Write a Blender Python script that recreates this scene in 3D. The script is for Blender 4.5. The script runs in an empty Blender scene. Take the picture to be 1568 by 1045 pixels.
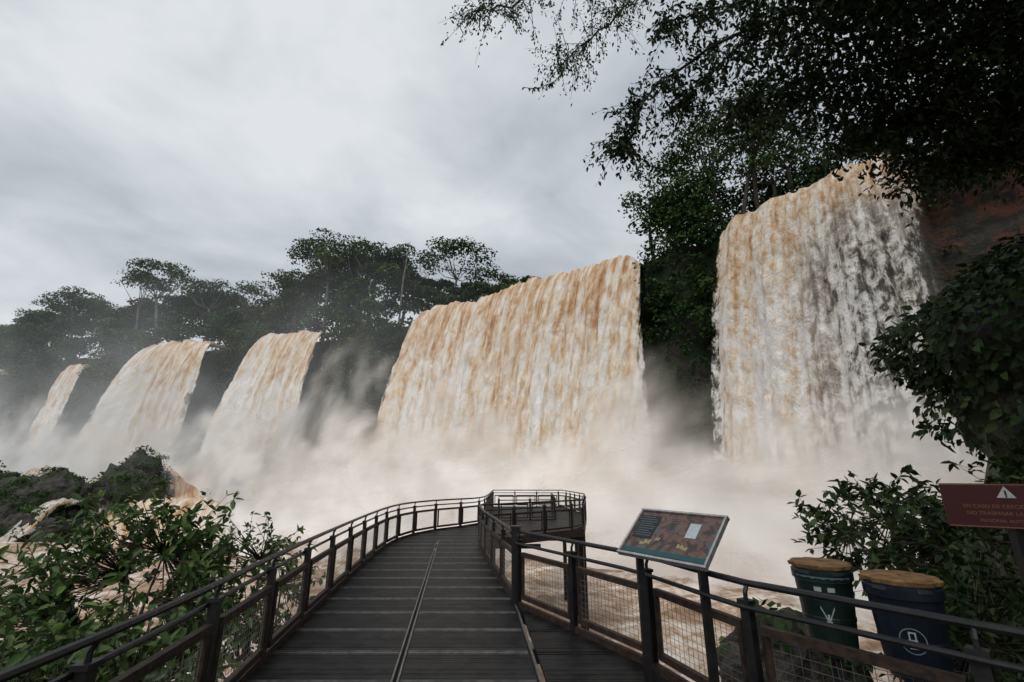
import bpy, math, random
import numpy as np
from mathutils import Vector, noise, Matrix
rng = np.random.default_rng(11)
random.seed(5)
scene = bpy.context.scene
COL = scene.collection

# ------------------------------------------------------------------ node helpers
class NT:
    def __init__(s, tree):
        s.t = tree; s.n = tree.nodes; s.l = tree.links
    def add(s, typ, props=None, **ins):
        nd = s.n.new(typ)
        for k, v in (props or {}).items(): setattr(nd, k, v)
        for k, v in ins.items():
            key = int(k[1:]) if k[0] == 'i' and k[1:].isdigit() else k.replace('_', ' ')
            s.set(nd.inputs[key], v)
        return nd
    def set(s, sock, v):
        if isinstance(v, bpy.types.NodeSocket): s.l.new(v, sock)
        elif isinstance(v, bpy.types.Node): s.l.new(v.outputs[0], sock)
        else:
            if isinstance(v, (tuple, list)) and len(v) == 3 and sock.type == 'RGBA': v = (*v, 1)
            sock.default_value = v
    def math(s, op, a, b=0.0, c=0.0, clamp=False):
        nd = s.n.new('ShaderNodeMath'); nd.operation = op; nd.use_clamp = clamp
        s.set(nd.inputs[0], a); s.set(nd.inputs[1], b); s.set(nd.inputs[2], c)
        return nd.outputs[0]
    def ss(s, x, a, b, lo=0.0, hi=1.0):
        nd = s.n.new('ShaderNodeMapRange'); nd.interpolation_type = 'SMOOTHSTEP'
        for i, v in enumerate((x, a, b, lo, hi)): s.set(nd.inputs[i], v)
        return nd.outputs[0]
    def noise(s, vec, scale, detail=4, rough=.5, dist=0.0):
        nd = s.n.new('ShaderNodeTexNoise')
        if vec is not None: s.set(nd.inputs['Vector'], vec)
        s.set(nd.inputs['Scale'], scale); s.set(nd.inputs['Detail'], detail)
        s.set(nd.inputs['Roughness'], rough); s.set(nd.inputs['Distortion'], dist)
        return nd.outputs[0]
    def mapv(s, vec, scale=(1, 1, 1), loc=(0, 0, 0)):
        nd = s.n.new('ShaderNodeMapping'); s.set(nd.inputs[0], vec)
        nd.inputs['Scale'].default_value = scale; nd.inputs['Location'].default_value = loc
        return nd.outputs[0]
    def ramp(s, f, stops):
        nd = s.n.new('ShaderNodeValToRGB'); s.set(nd.inputs[0], f)
        e = nd.color_ramp.elements
        while len(e) < len(stops): e.new(0.5)
        for i, (p, c) in enumerate(stops):
            e[i].position = p; e[i].color = (*c, 1)
        return nd.outputs[0]
    def mix(s, f, a, b):
        nd = s.n.new('ShaderNodeMix'); nd.data_type = 'RGBA'
        s.set(nd.inputs[0], f); s.set(nd.inputs[6], a); s.set(nd.inputs[7], b)
        return nd.outputs[2]

def newmat(name):
    m = bpy.data.materials.new(name); m.use_nodes = True
    m.node_tree.nodes.clear()
    t = NT(m.node_tree)
    out = t.n.new('ShaderNodeOutputMaterial')
    return m, t, out

def mat_noise(name, c1, c2, scale=3, rough=.8, bump=.2, detail=5, lo=.35, hi=.65, spec=.3, metal=0, c3=None, s3=.3):
    m, t, out = newmat(name)
    co = t.add('ShaderNodeTexCoord').outputs['Object']
    f = t.noise(co, scale, detail, .6)
    col = t.mix(t.ss(f, lo, hi), c1, c2)
    if c3: col = t.mix(t.ss(t.noise(co, s3, 4, .6), .48, .62), col, c3)
    b = t.add('ShaderNodeBump', Strength=bump, Distance=.1 if scale > 2 else .5, Height=f)
    p = t.add('ShaderNodeBsdfPrincipled', Base_Color=col, Roughness=rough, Metallic=metal, Normal=b.outputs[0])
    p.inputs['Specular IOR Level'].default_value = spec
    t.l.new(p.outputs[0], out.inputs[0])
    return m

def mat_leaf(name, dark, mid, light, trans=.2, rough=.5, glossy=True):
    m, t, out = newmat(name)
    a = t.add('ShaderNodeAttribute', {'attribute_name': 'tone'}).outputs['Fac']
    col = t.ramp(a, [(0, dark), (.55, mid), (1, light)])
    if glossy:
        p = t.add('ShaderNodeBsdfPrincipled', Base_Color=col, Roughness=rough)
        p.inputs['Specular IOR Level'].default_value = .25
    else: p = t.add('ShaderNodeBsdfDiffuse', Color=col)
    tr = t.add('ShaderNodeBsdfTranslucent', Color=col)
    mx = t.add('ShaderNodeMixShader', i0=trans, i1=p.outputs[0], i2=tr.outputs[0])
    t.l.new(mx.outputs[0], out.inputs[0])
    return m

# ------------------------------------------------------------------ mesh helpers
def link(o, parent=None):
    COL.objects.link(o)
    if parent: o.parent = parent
    return o
def empty(name):
    return link(bpy.data.objects.new(name, None))

def quads_obj(name, V, F, mat, tone=None, parent=None, smooth=False, uv=None, attrs=None, midx=None):
    me = bpy.data.meshes.new(name)
    V = np.asarray(V, dtype=np.float32); F = np.asarray(F, dtype=np.int32)
    me.vertices.add(len(V)); me.vertices.foreach_set('co', V.ravel())
    me.loops.add(F.size); me.loops.foreach_set('vertex_index', F.ravel())
    me.polygons.add(len(F)); me.polygons.foreach_set('loop_start', np.arange(len(F), dtype=np.int32) * F.shape[1])
    me.update(calc_edges=True)
    if smooth: me.polygons.foreach_set('use_smooth', np.ones(len(F), dtype=bool))
    if tone is not None:
        me.attributes.new('tone', 'FLOAT', 'FACE').data.foreach_set('value', np.asarray(tone, dtype=np.float32))
    if uv is not None:
        l = me.uv_layers.new(name='UVMap')
        l.data.foreach_set('uv', np.asarray(uv, dtype=np.float32)[F.ravel()].ravel())
    for k, a in (attrs or {}).items():
        me.attributes.new(k, 'FLOAT', 'POINT').data.foreach_set('value', np.asarray(a, dtype=np.float32))
    for mm in (mat if isinstance(mat, (list, tuple)) else [mat]): me.materials.append(mm)
    if midx is not None: me.polygons.foreach_set('material_index', np.asarray(midx, dtype=np.int32))
    return link(bpy.data.objects.new(name, me), parent)

def grid_faces(nu, nt):
    i, j = np.meshgrid(np.arange(nu - 1), np.arange(nt - 1), indexing='ij')
    a = i * nt + j
    return np.stack([a, a + nt, a + nt + 1, a + 1], -1).reshape(-1, 4)

def unit(a): return a / (np.linalg.norm(a, axis=-1, keepdims=True) + 1e-9)

def far_leaves(P, S, outward=None, asp=.6):
    n = len(P)
    nn = rng.normal(size=(n, 3))
    if outward is not None: nn = nn * .6 + outward
    nn = unit(nn)
    d = unit(np.cross(nn, rng.normal(size=(n, 3))))
    s = np.cross(nn, d)
    S = np.asarray(S).reshape(-1, 1) * np.ones((n, 1))
    V = np.stack([P - d * S * .5, P + s * S * asp * .5, P + d * S * .5, P - s * S * asp * .5], 1).reshape(-1, 3)
    return V, np.arange(4 * n).reshape(n, 4)

def near_leaves(P, D, L, W, up=None):
    n = len(P)
    D = unit(D)
    if up is None: up = np.array([0, 0, 1.0]) + rng.normal(size=(n, 3)) * .45
    side = unit(np.cross(D, up)); nn = np.cross(side, D)
    L = L.reshape(-1, 1); W = W.reshape(-1, 1)
    V = np.stack([P, P + D * L * .32 - side * W * .5 + nn * W * .16, P + D * L * .7 - side * W * .36 + nn * W * .06 - nn * L * .06,
                  P + D * L - nn * L * .18,
                  P + D * L * .7 + side * W * .36 + nn * W * .06 - nn * L * .06, P + D * L * .32 + side * W * .5 + nn * W * .16], 1).reshape(-1, 3)
    b = np.arange(n)[:, None] * 6
    F = np.concatenate([b + np.array([[0, 1, 2, 3]]), b + np.array([[0, 3, 4, 5]])], 1).reshape(-1, 4)
    return V, F

class Geo:
    def __init__(s): s.v = []; s.f = []; s.m = []
    def raw(s, v, f, m=0):
        o = len(s.v); s.v += [tuple(map(float, p)) for p in v]; s.f += [tuple(int(i) + o for i in q) for q in f]; s.m += [m] * len(f)
    def box(s, c, size, R=None, m=0):
        c = np.array(c, float); R = np.eye(3) if R is None else np.array(R, float)
        v = []
        for dx in (-.5, .5):
            for dy in (-.5, .5):
                for dz in (-.5, .5):
                    v.append(c + R[0] * dx * size[0] + R[1] * dy * size[1] + R[2] * dz * size[2])
        s.raw(v, [(0, 1, 3, 2), (4, 6, 7, 5), (0, 4, 5, 1), (2, 3, 7, 6), (0, 2, 6, 4), (1, 5, 7, 3)], m)
    def beam(s, a, b, w, h, m=0):
        a = np.array(a, float); b = np.array(b, float); d = b - a; L = np.linalg.norm(d); d /= L
        up = np.array([0, 0, 1.]) if abs(d[2]) < .95 else np.array([1., 0, 0])
        sd = unit(np.cross(d, up)); u = np.cross(sd, d)
        s.box((a + b) / 2, (L, w, h), [d, sd, u], m)
    def tube(s, pts, rad, sides=6, m=0):
        pts = np.array(pts, float); n = len(pts)
        rad = np.full(n, rad) if np.isscalar(rad) else np.array(rad)
        T = unit(np.gradient(pts, axis=0))
        up = np.array([0, 0, 1.]) if abs(T[0][2]) < .9 else np.array([1., 0, 0])
        v = []
        for i in range(n):
            sd = unit(np.cross(T[i], up)); u2 = np.cross(sd, T[i]); up = u2
            for k in range(sides):
                a = 2 * math.pi * k / sides
                v.append(pts[i] + (sd * math.cos(a) + u2 * math.sin(a)) * rad[i])
        f = [(i * sides + k, i * sides + (k + 1) % sides, (i + 1) * sides + (k + 1) % sides, (i + 1) * sides + k) for i in range(n - 1) for k in range(sides)]
        f += [tuple(range(sides))[::-1], tuple((n - 1) * sides + k for k in range(sides))]
        s.raw(v, f, m)
    def build(s, name, mats, parent=None, smooth=False):
        me = bpy.data.meshes.new(name); me.from_pydata(s.v, [], s.f)
        for m in mats: me.materials.append(m)
        me.polygons.foreach_set('material_index', s.m)
        if smooth: me.polygons.foreach_set('use_smooth', [True] * len(s.f))
        me.update()
        return link(bpy.data.objects.new(name, me), parent)

def resample(pts, step):
    pts = np.array(pts, float)
    d = np.r_[0, np.cumsum(np.linalg.norm(np.diff(pts[:, :2], axis=0), axis=1))]
    n = max(2, int(round(d[-1] / step)) + 1)
    t = np.linspace(0, d[-1], n)
    return np.stack([np.interp(t, d, pts[:, k]) for k in range(pts.shape[1])], 1), t
def smooth_line(pts, it=2):
    p = np.array(pts, float)
    for _ in range(it):
        q = [p[0]]
        for a, b in zip(p[:-1], p[1:]): q += [a * .75 + b * .25, a * .25 + b * .75]
        q.append(p[-1]); p = np.array(q)
    return p
def fb(x, y, z, o=4): return noise.fractal(Vector((x, y, z)), 1.0, 2.0, o)
def sstep(x): x = min(1, max(0, x)); return x * x * (3 - 2 * x)

# ------------------------------------------------------------------ materials
M_deck = mat_noise('wet_dark_decking', (.005, .0053, .0058), (.021, .021, .022), 4, .46, .15, spec=.35)
M_deckedge = mat_noise('deck_trim', (.08, .078, .076), (.16, .155, .15), 9, .4, .1, spec=.5)
M_steel = mat_noise('dark_painted_steel', (.008, .008, .009), (.018, .017, .017), 8, .45, .1, spec=.4)
M_rust = mat_noise('brown_rusted_frame', (.022, .015, .012), (.052, .032, .023), 12, .6, .2)
M_wire = mat_noise('galvanised_wire', (.09, .085, .08), (.16, .15, .14), 12, .5, .1, metal=.3)
M_bark = mat_noise('bark', (.03, .025, .02), (.09, .075, .06), 9, .9, .5)
M_barkpale = mat_noise('pale_bark', (.09, .08, .07), (.2, .18, .15), 3, .9, .3)
M_rock = mat_noise('wet_basalt', (.012, .011, .010), (.075, .066, .055), 1.3, .6, .9, detail=7, c3=(.03, .045, .018), s3=.35)
M_ground = mat_noise('soil_ground', (.03, .028, .018), (.06, .055, .03), 1.5, .9, .5, c3=(.03, .05, .015), s3=.6)
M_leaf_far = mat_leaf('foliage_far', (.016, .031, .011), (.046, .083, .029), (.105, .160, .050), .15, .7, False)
M_leaf_bush = mat_leaf('foliage_bush', (.028, .055, .015), (.070, .125, .032), (.16, .23, .06), .25, .4)
M_leaf_dark = mat_leaf('foliage_canopy', (.008, .016, .006), (.020, .038, .011), (.060, .100, .025), .25, .5)

def mat_cliff():
    m, t, out = newmat('cliff_rock')
    co = t.add('ShaderNodeTexCoord').outputs['Object']
    f = t.noise(co, .6, 7, .7)
    lay = t.noise(t.mapv(co, (.08, .08, .7)), 1, 4, .6)
    col = t.ramp(t.math('MULTIPLY_ADD', f, .6, t.math('MULTIPLY', lay, .4)), [(.38, (.010, .009, .008)), (.5, (.032, .027, .023)), (.66, (.10, .08, .065))])
    sx = t.add('ShaderNodeSeparateXYZ', Vector=co)
    red = t.math('MULTIPLY', t.ss(sx.outputs[0], 33, 38), t.ss(t.noise(co, .35, 5, .75), .48, .56))
    col = t.mix(t.math('MULTIPLY', red, .8), col, (.16, .055, .03))
    gr = t.math('MULTIPLY', t.ss(t.noise(co, .25, 4, .65), .44, .54), t.ss(sx.outputs[0], 40, 30))
    col = t.mix(gr, col, (.028, .05, .018))
    b = t.add('ShaderNodeBump', Strength=1.0, Distance=1.6, Height=f)
    p = t.add('ShaderNodeBsdfPrincipled', Base_Color=col, Roughness=.7, Normal=b.outputs[0])
    t.l.new(p.outputs[0], out.inputs[0]); return m
M_cliff = mat_cliff()

def mat_fall1(name, off, orange, sc, floor, vs, opaque):
    m, t, out = newmat(name)
    uv = t.add('ShaderNodeUVMap').outputs[0]
    sp = t.add('ShaderNodeSeparateXYZ', Vector=uv)
    h = sp.outputs[1]
    n1 = t.noise(t.mapv(uv, (1, .055, 1), (off, 0, 0)), 1.45 * sc, 5, .62, .15)
    n2 = t.noise(t.mapv(uv, (1, vs, 1), (off + 20, 7, 0)), 1.2 * sc, 6, .74, .3)
    n3 = t.noise(t.mapv(uv, (1, .05, 1), (off + 50, 0, 0)), .28 * sc, 2, .5)
    f = t.math('ADD', t.math('MULTIPLY', n1, .44), t.math('MULTIPLY', n2, .54))
    f = t.math('ADD', f, t.math('MULTIPLY', n3, .24))
    f = t.math('ADD', f, t.ss(h, 0, 18, -.05, .025))
    f = t.math('SUBTRACT', f, orange)
    col = t.ramp(f, [(.43, (.42, .21, .095)), (.52, (.68, .43, .25)), (.58, (.84, .66, .48)), (.64, (.93, .85, .75)), (.71, (.98, .96, .93))])
    edge = t.add('ShaderNodeAttribute', {'attribute_name': 'edge'}).outputs['Fac']
    spr = t.add('ShaderNodeAttribute', {'attribute_name': 'sparse'}).outputs['Fac']
    if floor > 0:
        g = t.ramp(f, [(.50, (.20, .17, .145)), (.60, (.50, .44, .38)), (.67, (.90, .86, .81)), (.74, (.98, .96, .94))])
        col = t.mix(t.ss(spr, .14, .40), col, g)
    b = t.add('ShaderNodeBump', Strength=1.0, Distance=.8, Height=n2)
    d = t.add('ShaderNodeBsdfDiffuse', Color=col, Normal=b.outputs[0])
    if opaque:
        t.l.new(d.outputs[0], out.inputs[0]); return m
    val = t.math('ADD', t.math('MULTIPLY', n2, .72), t.math('MULTIPLY', n1, .28))
    val = t.math('ADD', val, t.math('MULTIPLY', edge, .55))
    val = t.math('SUBTRACT', val, spr)
    alpha = t.ss(val, .40, .58)
    if floor > 0: alpha = t.math('MAXIMUM', alpha, t.math('MULTIPLY', t.ss(edge, .2, 1.0), floor))
    tr = t.add('ShaderNodeBsdfTransparent')
    o = t.add('ShaderNodeMixShader', i0=alpha, i1=tr.outputs[0], i2=d.outputs[0])
    t.l.new(o.outputs[0], out.inputs[0]); return m
def mat_fall(name, off=0.0, orange=0.0, sc=1.0, floor=.0, vs=.3):
    return [mat_fall1(name + '_spray_edge', off, orange, sc, floor, vs, False), mat_fall1(name, off, orange, sc, floor, vs, True)]

def mat_river():
    m, t, out = newmat('river_water')
    co = t.add('ShaderNodeTexCoord').outputs['Object']
    n1 = t.noise(t.mapv(co, (.5, 1, 1)), .35, 5, .65, .8)
    n2 = t.noise(co, 1.8, 5, .65, .6)
    f = t.math('ADD', t.math('MULTIPLY', n1, .6), t.math('MULTIPLY', n2, .4))
    col = t.ramp(f, [(.38, (.24, .13, .065)), (.48, (.46, .30, .19)), (.54, (.72, .58, .46)), (.61, (.90, .86, .81))])
    b = t.add('ShaderNodeBump', Strength=.7, Distance=.35, Height=n2)
    p = t.add('ShaderNodeBsdfPrincipled', Base_Color=col, Roughness=.4, Normal=b.outputs[0])
    t.l.new(p.outputs[0], out.inputs[0]); return m
M_river = mat_river()

def mat_mist(name, col, gain=.74):
    m, t, out = newmat(name)
    a = t.add('ShaderNodeAttribute', {'attribute_name': 'mist_amount'}).outputs['Fac']
    sh = t.add('ShaderNodeAttribute', {'attribute_name': 'mist_shade'}).outputs['Fac']
    c = t.mix(sh, tuple(x * q * gain for x, q in zip(col, (.76, .73, .70))), tuple(x * gain for x in col))  # billow shading painted into the mist colour by noise
    up = t.add('ShaderNodeCombineXYZ', X=-.1, Y=-.45, Z=.9)
    dn = t.add('ShaderNodeCombineXYZ', X=.1, Y=.45, Z=-.9)
    d = t.add('ShaderNodeBsdfDiffuse', Color=c, Normal=up.outputs[0])
    tl = t.add('ShaderNodeBsdfTranslucent', Color=c, Normal=dn.outputs[0])
    mx = t.add('ShaderNodeAddShader', i0=d.outputs[0], i1=tl.outputs[0])
    tr = t.add('ShaderNodeBsdfTransparent')
    o = t.add('ShaderNodeMixShader', i0=a, i1=tr.outputs[0], i2=mx.outputs[0])
    t.l.new(o.outputs[0], out.inputs[0]); return m

# ------------------------------------------------------------------ world / sun / camera
w = bpy.data.worlds.new('World'); scene.world = w; w.use_nodes = True
w.node_tree.nodes.clear(); t = NT(w.node_tree)
SUN_EL, SUN_AZ = math.radians(48), math.radians(205)
sky = t.add('ShaderNodeTexSky'); sky.sky_type = 'NISHITA'; sky.sun_disc = False
sky.sun_elevation = SUN_EL; sky.sun_rotation = SUN_AZ
co = t.add('ShaderNodeTexCoord').outputs['Generated']
sp = t.add('ShaderNodeSeparateXYZ', Vector=co)
zz = t.math('ADD', t.math('MAXIMUM', sp.outputs[2], 0.0), .22)
cv = t.add('ShaderNodeCombineXYZ', X=t.math('DIVIDE', sp.outputs[0], zz), Y=t.math('DIVIDE', sp.outputs[1], zz), Z=0.0).outputs[0]
c1 = t.noise(t.mapv(cv, (.8, 1.3, 1), (3.1, 1.2, 0)), .8, 5, .5, .3)
c2 = t.noise(t.mapv(cv, (1, 1, 1), (8, 4, 0)), 2.4, 5, .55, .4)
cf = t.math('ADD', t.math('MULTIPLY', c1, .62), t.math('MULTIPLY', c2, .38))
cc = t.ramp(cf, [(.37, (.40, .44, .49)), (.48, (.59, .63, .67)), (.60, (.82, .85, .88))])
bg1 = t.add('ShaderNodeBackground', Color=sky.outputs[0], Strength=.08)
bg2 = t.add('ShaderNodeBackground', Color=cc, Strength=1.0)
ms = t.add('ShaderNodeMixShader', i0=.9, i1=bg1.outputs[0], i2=bg2.outputs[0])
wo = t.add('ShaderNodeOutputWorld'); t.l.new(ms.outputs[0], wo.inputs[0])

sd = bpy.data.lights.new('sun', 'SUN'); sd.energy = 1.3; sd.angle = math.radians(25); sd.color = (1, .98, .95)
so = link(bpy.data.objects.new('sun', sd))
sv = Vector((math.sin(SUN_AZ) * math.cos(SUN_EL), math.cos(SUN_AZ) * math.cos(SUN_EL), math.sin(SUN_EL)))
so.rotation_euler = sv.to_track_quat('Z', 'Y').to_euler()

cam = bpy.data.cameras.new('camera'); cam.lens = 16; cam.sensor_width = 36; cam.clip_end = 4000; cam.clip_start = .05
cob = link(bpy.data.objects.new('camera', cam)); cob.location = (0, 0, 1.93)
cob.rotation_euler = (math.radians(90 + 16.6), 0, 0); scene.camera = cob
scene.view_settings.view_transform = 'Standard'; scene.view_settings.look = 'None'; scene.view_settings.exposure = 0

# ------------------------------------------------------------------ cliff, plateau, river, ground
LIP = 30.0
cliff_pts = [(-420, 190), (-200, 125), (-125, 110), (-100, 106), (-80, 101), (-63, 97), (-58, 98), (-53, 95), (-37, 90), (-30, 84), (-22, 82), (-15, 80),
             (0, 69), (16, 57), (20, 51.5), (24.5, 49), (31, 41), (36, 37), (39, 30), (42, 18), (44, 0), (46, -60)]
cp, ct = resample(smooth_line(cliff_pts, 1), 1.6)
tn = unit(np.gradient(cp, axis=0)); cn = np.stack([tn[:, 1], -tn[:, 0]], 1)
zs = np.linspace(-8, 29, 24)
V = []
for i in range(len(cp)):
    for j, z in enumerate(zs):
        d = 1.8 * fb(cp[i, 0] * .09, cp[i, 1] * .09, z * .12) + .9 * fb(cp[i, 0] * .4, cp[i, 1] * .4, z * .15)
        d += (29 - z) * .02
        V.append((cp[i, 0] + cn[i, 0] * d, cp[i, 1] + cn[i, 1] * d, z))
quads_obj('cliff', V, grid_faces(len(cp), len(zs)), M_cliff, smooth=True)
V = []
offs = [0, 4, 12, 40, 150, 1500]
for i in range(len(cp)):
    for o in offs:
        V.append((cp[i, 0] - cn[i, 0] * o, cp[i, 1] - cn[i, 1] * o, 28.6 + (.6 if o > 10 else 0)))
quads_obj('plateau_terrain', V, grid_faces(len(cp), len(offs)), M_ground, smooth=True)

def axis(lo, hi, step, far):
    core = np.arange(lo, hi, step)
    return np.r_[-far, lo - 200, lo - 60, lo - 20, core, hi + 20, hi + 60, far]
xs = axis(-90, 45, .7, 1500); ys = axis(2, 100, .7, 1500)
V = []
for x in xs:
    for y in ys:
        near = abs(x) < 95 and -5 < y < 110
        z = -5 + (.55 * fb(x * .18, y * .3, 0) + .25 * fb(x * .7, y * .9, 3) if near else 0)
        V.append((x, y, z))
quads_obj('river_water', V, grid_faces(len(xs), len(ys)), M_river, smooth=True)

def ground_h(x, y):
    z = -7.5
    xb = 4.1 + .42 * max(0, y - 6) + 1.1 * max(0, y - 14)
    r = sstep((x - xb) / 5.5)
    z += r * (8.2 + .5 * fb(x * .3, y * .3, 1))
    if y < 30: z += sstep((x - 14) / 9) * 5 * sstep((32 - y) / 14)
    l = sstep((-3.0 - x) / 4) * sstep((8 - y) / 4)
    z += l * 4.2
    if abs(x) < 60: z += .3 * fb(x * .8, y * .8, 5)
    return z
xs = axis(-20, 34, .6, 1500); ys = axis(-12, 36, .6, 1500)
V = [(x, y, ground_h(x, y)) for x in xs for y in ys]
quads_obj('ground', V, grid_faces(len(xs), len(ys)), M_ground, smooth=True)

# ------------------------------------------------------------------ waterfalls
def waterfall(name, lip, throwL, throwR, mats, amp=.55, step=.3, sparse=None, seed=0, H=35., edgew=1.8, rows=120, zt=LIP):
    p, u = resample(smooth_line(lip, 2), step)
    T = unit(np.gradient(p, axis=0)); n = np.stack([T[:, 1], -T[:, 0]], 1)
    nu = len(p)
    hh = np.r_[-4, -2.5, -1.2, -.4, np.linspace(0, 1, rows) ** 1.4 * H]
    V = []; UV = []; E = []; S = []
    for i in range(nu):
        f = i / (nu - 1); T0 = throwL * (1 - f) + throwR * f
        ee = min(f, 1 - f) * u[-1]
        lz = zt + .9 * fb(u[i] * .10, seed, 0) + .7 * fb(u[i] * .45, seed, 3) + .35 * fb(u[i] * 1.5, seed, 8) - 1.0 * (1 - sstep(ee / 1.8))
        vj = 1 + .36 * fb(u[i] * .20, seed, 9) + .20 * fb(u[i] * .8, seed, 4)
        for h in hh:
            if h < 0: off = h; z = lz + .05 * h - .25 * math.exp(h)
            else:
                off = T0 * vj * (math.sqrt((h + .15) / H) - math.sqrt(.15 / H)); z = lz - .25 - h
                k = min(1, h / 8 + .05)
                off += amp * k * (1.4 * fb(u[i] * .3, h * .03 + seed, 1.7) + .9 * fb(u[i] * .9, h * .09, 5 + seed, 3) + .6 * fb(u[i] * 1.7, h * .45, 2 + seed, 3))
            sd_ = (-1 if f < .5 else 1) * 1.1 * (1 - sstep(ee / 4)) * sstep(h / 18) * (1 if f < .5 else .3)
            V.append((p[i, 0] + n[i, 0] * off + T[i, 0] * sd_, p[i, 1] + n[i, 1] * off + T[i, 1] * sd_, z))
            UV.append((u[i] * (1 + .004 * h), max(h, 0) + (h * .3 if h < 0 else 0)))
            e = ee / (edgew * (.35 + 1.1 * sstep(h / 12)))
            E.append(min(1, e)); S.append(sparse(f, max(h, 0) / H) if sparse else 0)
    F = grid_faces(nu, len(hh)); E = np.array(E); S = np.array(S)
    op = ((E[F].min(1) >= .999) & (S[F].max(1) <= .101)).astype(int)
    return quads_obj(name, V, F, mats, smooth=True, uv=UV, attrs={'edge': E, 'sparse': S}, midx=op)

M_f1 = mat_fall('waterfall_water', 0, .005, 1.0)
M_f2 = mat_fall('waterfall_water_far', 33, -.02, .75)
M_f3 = mat_fall('waterfall_water_clotted', 71, -.015, 1.35, floor=.3, vs=.45)
waterfall('waterfall', [(-17.5, 77.5), (-13, 74), (-6, 68.7), (0, 64.6), (7, 59.5), (12, 56), (16.6, 53.2)], 8, 5, M_f1, seed=1, sparse=lambda f, h: .08)
waterfall('waterfall', [(24.0, 45.9), (26.2, 42.9), (27.9, 40), (31, 36.8), (35.3, 34.2)], 7.5, 6, M_f3, step=.22, seed=2,
          sparse=lambda f, h: .08 + .46 * sstep((f - .26) / .4) * sstep((h + .02) / .35) - .10 * sstep((f - .8) / .15) * sstep((h + .02) / .35))
waterfall('waterfall', [(-53, 91), (-46, 88), (-37, 85)], 9, 6, M_f2, seed=3, sparse=lambda f, h: .1)
waterfall('waterfall', [(-81, 97), (-72, 94), (-63, 91.6)], 11, 5, M_f2, seed=4, sparse=lambda f, h: .1)
waterfall('waterfall', [(-105, 104), (-99, 103)], 5, 3, M_f2, seed=5, sparse=lambda f, h: .1, zt=27)
waterfall('waterfall', [(-128, 108), (-122, 107)], 5, 3, M_f2, seed=6, sparse=lambda f, h: .1, zt=27)

# ------------------------------------------------------------------ mist banks and painted haze (soft sheets standing in the gorge)
def mist(pts, mat, amax, full, zero, nscale, amp, edge, bottom=0.0, off=0.0, zb=-5.5, step=.9, rows=44):
    p, u = resample(smooth_line(pts, 2), step)
    V = []; A = []; B = []
    ssm = lambda x, a, b: sstep((x - a) / (b - a))
    for i in range(len(p)):
        q0 = u[i] / u[-1]; ef = ssm(q0, 0, edge) * (1 - ssm(q0, 1 - edge, 1))
        for j in range(rows):
            q = j / (rows - 1); z = zb + (p[i, 2] - zb) * q
            x = p[i, 0]; y = p[i, 1] + .8 * fb(p[i, 0] * .1, p[i, 1] * .1, q * 2, 2) + q * 2.5
            wx = 2.5 * fb(x * .06 + off, y * .06, z * .06 + 3, 2)
            nz = fb((x + wx) * nscale + off, y * nscale, (z + wx) * nscale * 1.15, 6)
            h = q - amp * nz
            a = (1 - ssm(h, full, zero)) * (1 - ssm(q, .7, 1.0)) * ef
            if bottom > 0: a *= ssm(h, 0, bottom)
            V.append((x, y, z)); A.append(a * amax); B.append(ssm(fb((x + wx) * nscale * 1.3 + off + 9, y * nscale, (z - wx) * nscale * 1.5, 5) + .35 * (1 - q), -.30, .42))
    quads_obj('mist_cloud', V, grid_faces(len(p), rows), mat, smooth=True, attrs={'mist_amount': A, 'mist_shade': B})
CREAM = (.98, .925, .87); GREY = (.86, .90, .93); WHITE = (.98, .955, .93)
MM = mat_mist('mist_cream', CREAM, .77); MW = mat_mist('mist_white', WHITE, .77); MG = mat_mist('haze_grey', GREY, .62)
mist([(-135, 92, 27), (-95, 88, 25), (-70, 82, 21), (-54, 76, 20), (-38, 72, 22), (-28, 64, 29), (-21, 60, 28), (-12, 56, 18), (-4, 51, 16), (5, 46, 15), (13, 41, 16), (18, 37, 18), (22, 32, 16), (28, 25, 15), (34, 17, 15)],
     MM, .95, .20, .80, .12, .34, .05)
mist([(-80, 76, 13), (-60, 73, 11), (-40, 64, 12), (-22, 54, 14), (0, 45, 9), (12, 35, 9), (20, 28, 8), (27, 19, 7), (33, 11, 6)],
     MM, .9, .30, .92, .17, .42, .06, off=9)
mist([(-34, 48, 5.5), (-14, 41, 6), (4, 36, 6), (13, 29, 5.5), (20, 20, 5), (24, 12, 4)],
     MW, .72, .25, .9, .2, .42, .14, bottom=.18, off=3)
mist([(-150, 80, 44), (-100, 76, 38), (-74, 72, 30), (-48, 70, 24), (-25, 66, 18)], MG, .56, .1, .9, .06, .28, .12, off=5)  # grey sheet standing in for haze over the left valley
mist([(-150, 72, 62), (-90, 71, 58), (-50, 66, 52), (-24, 56, 44), (-4, 46, 32), (10, 36, 24)], MG, .22, .2, 1.0, .04, .25, .3, bottom=.15, off=1)  # thin tall sheet imitating distance haze before the far trees

# ------------------------------------------------------------------ foliage helpers
def clump_cloud(centers, radii, per_area=7.0, size=.6):
    P = []; O = []; T = []
    for c, r in zip(centers, radii):
        r = np.array(r); n = int(per_area * (r[0] * r[1] + r[0] * r[2] + r[1] * r[2]))
        d = unit(rng.normal(size=(n, 3))); d[:, 2] = np.where(d[:, 2] < -.35, -d[:, 2], d[:, 2])
        k = rng.uniform(.5, 1.12, (n, 1)) ** .7
        P.append(np.array(c) + d * r * k); O.append(d + np.array([0, 0, .5]))
        T.append(np.clip(rng.normal(.42, .2) + rng.normal(0, .16, n) + .15 * d[:, 2], 0, 1))  # random tone, plus painted shading: clump tops lighter, undersides darker
    P = np.concatenate(P); O = np.concatenate(O); T = np.concatenate(T)
    V, F = far_leaves(P, rng.uniform(.6, 1.3, len(P)) * size, O)
    return V, F, T

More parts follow.
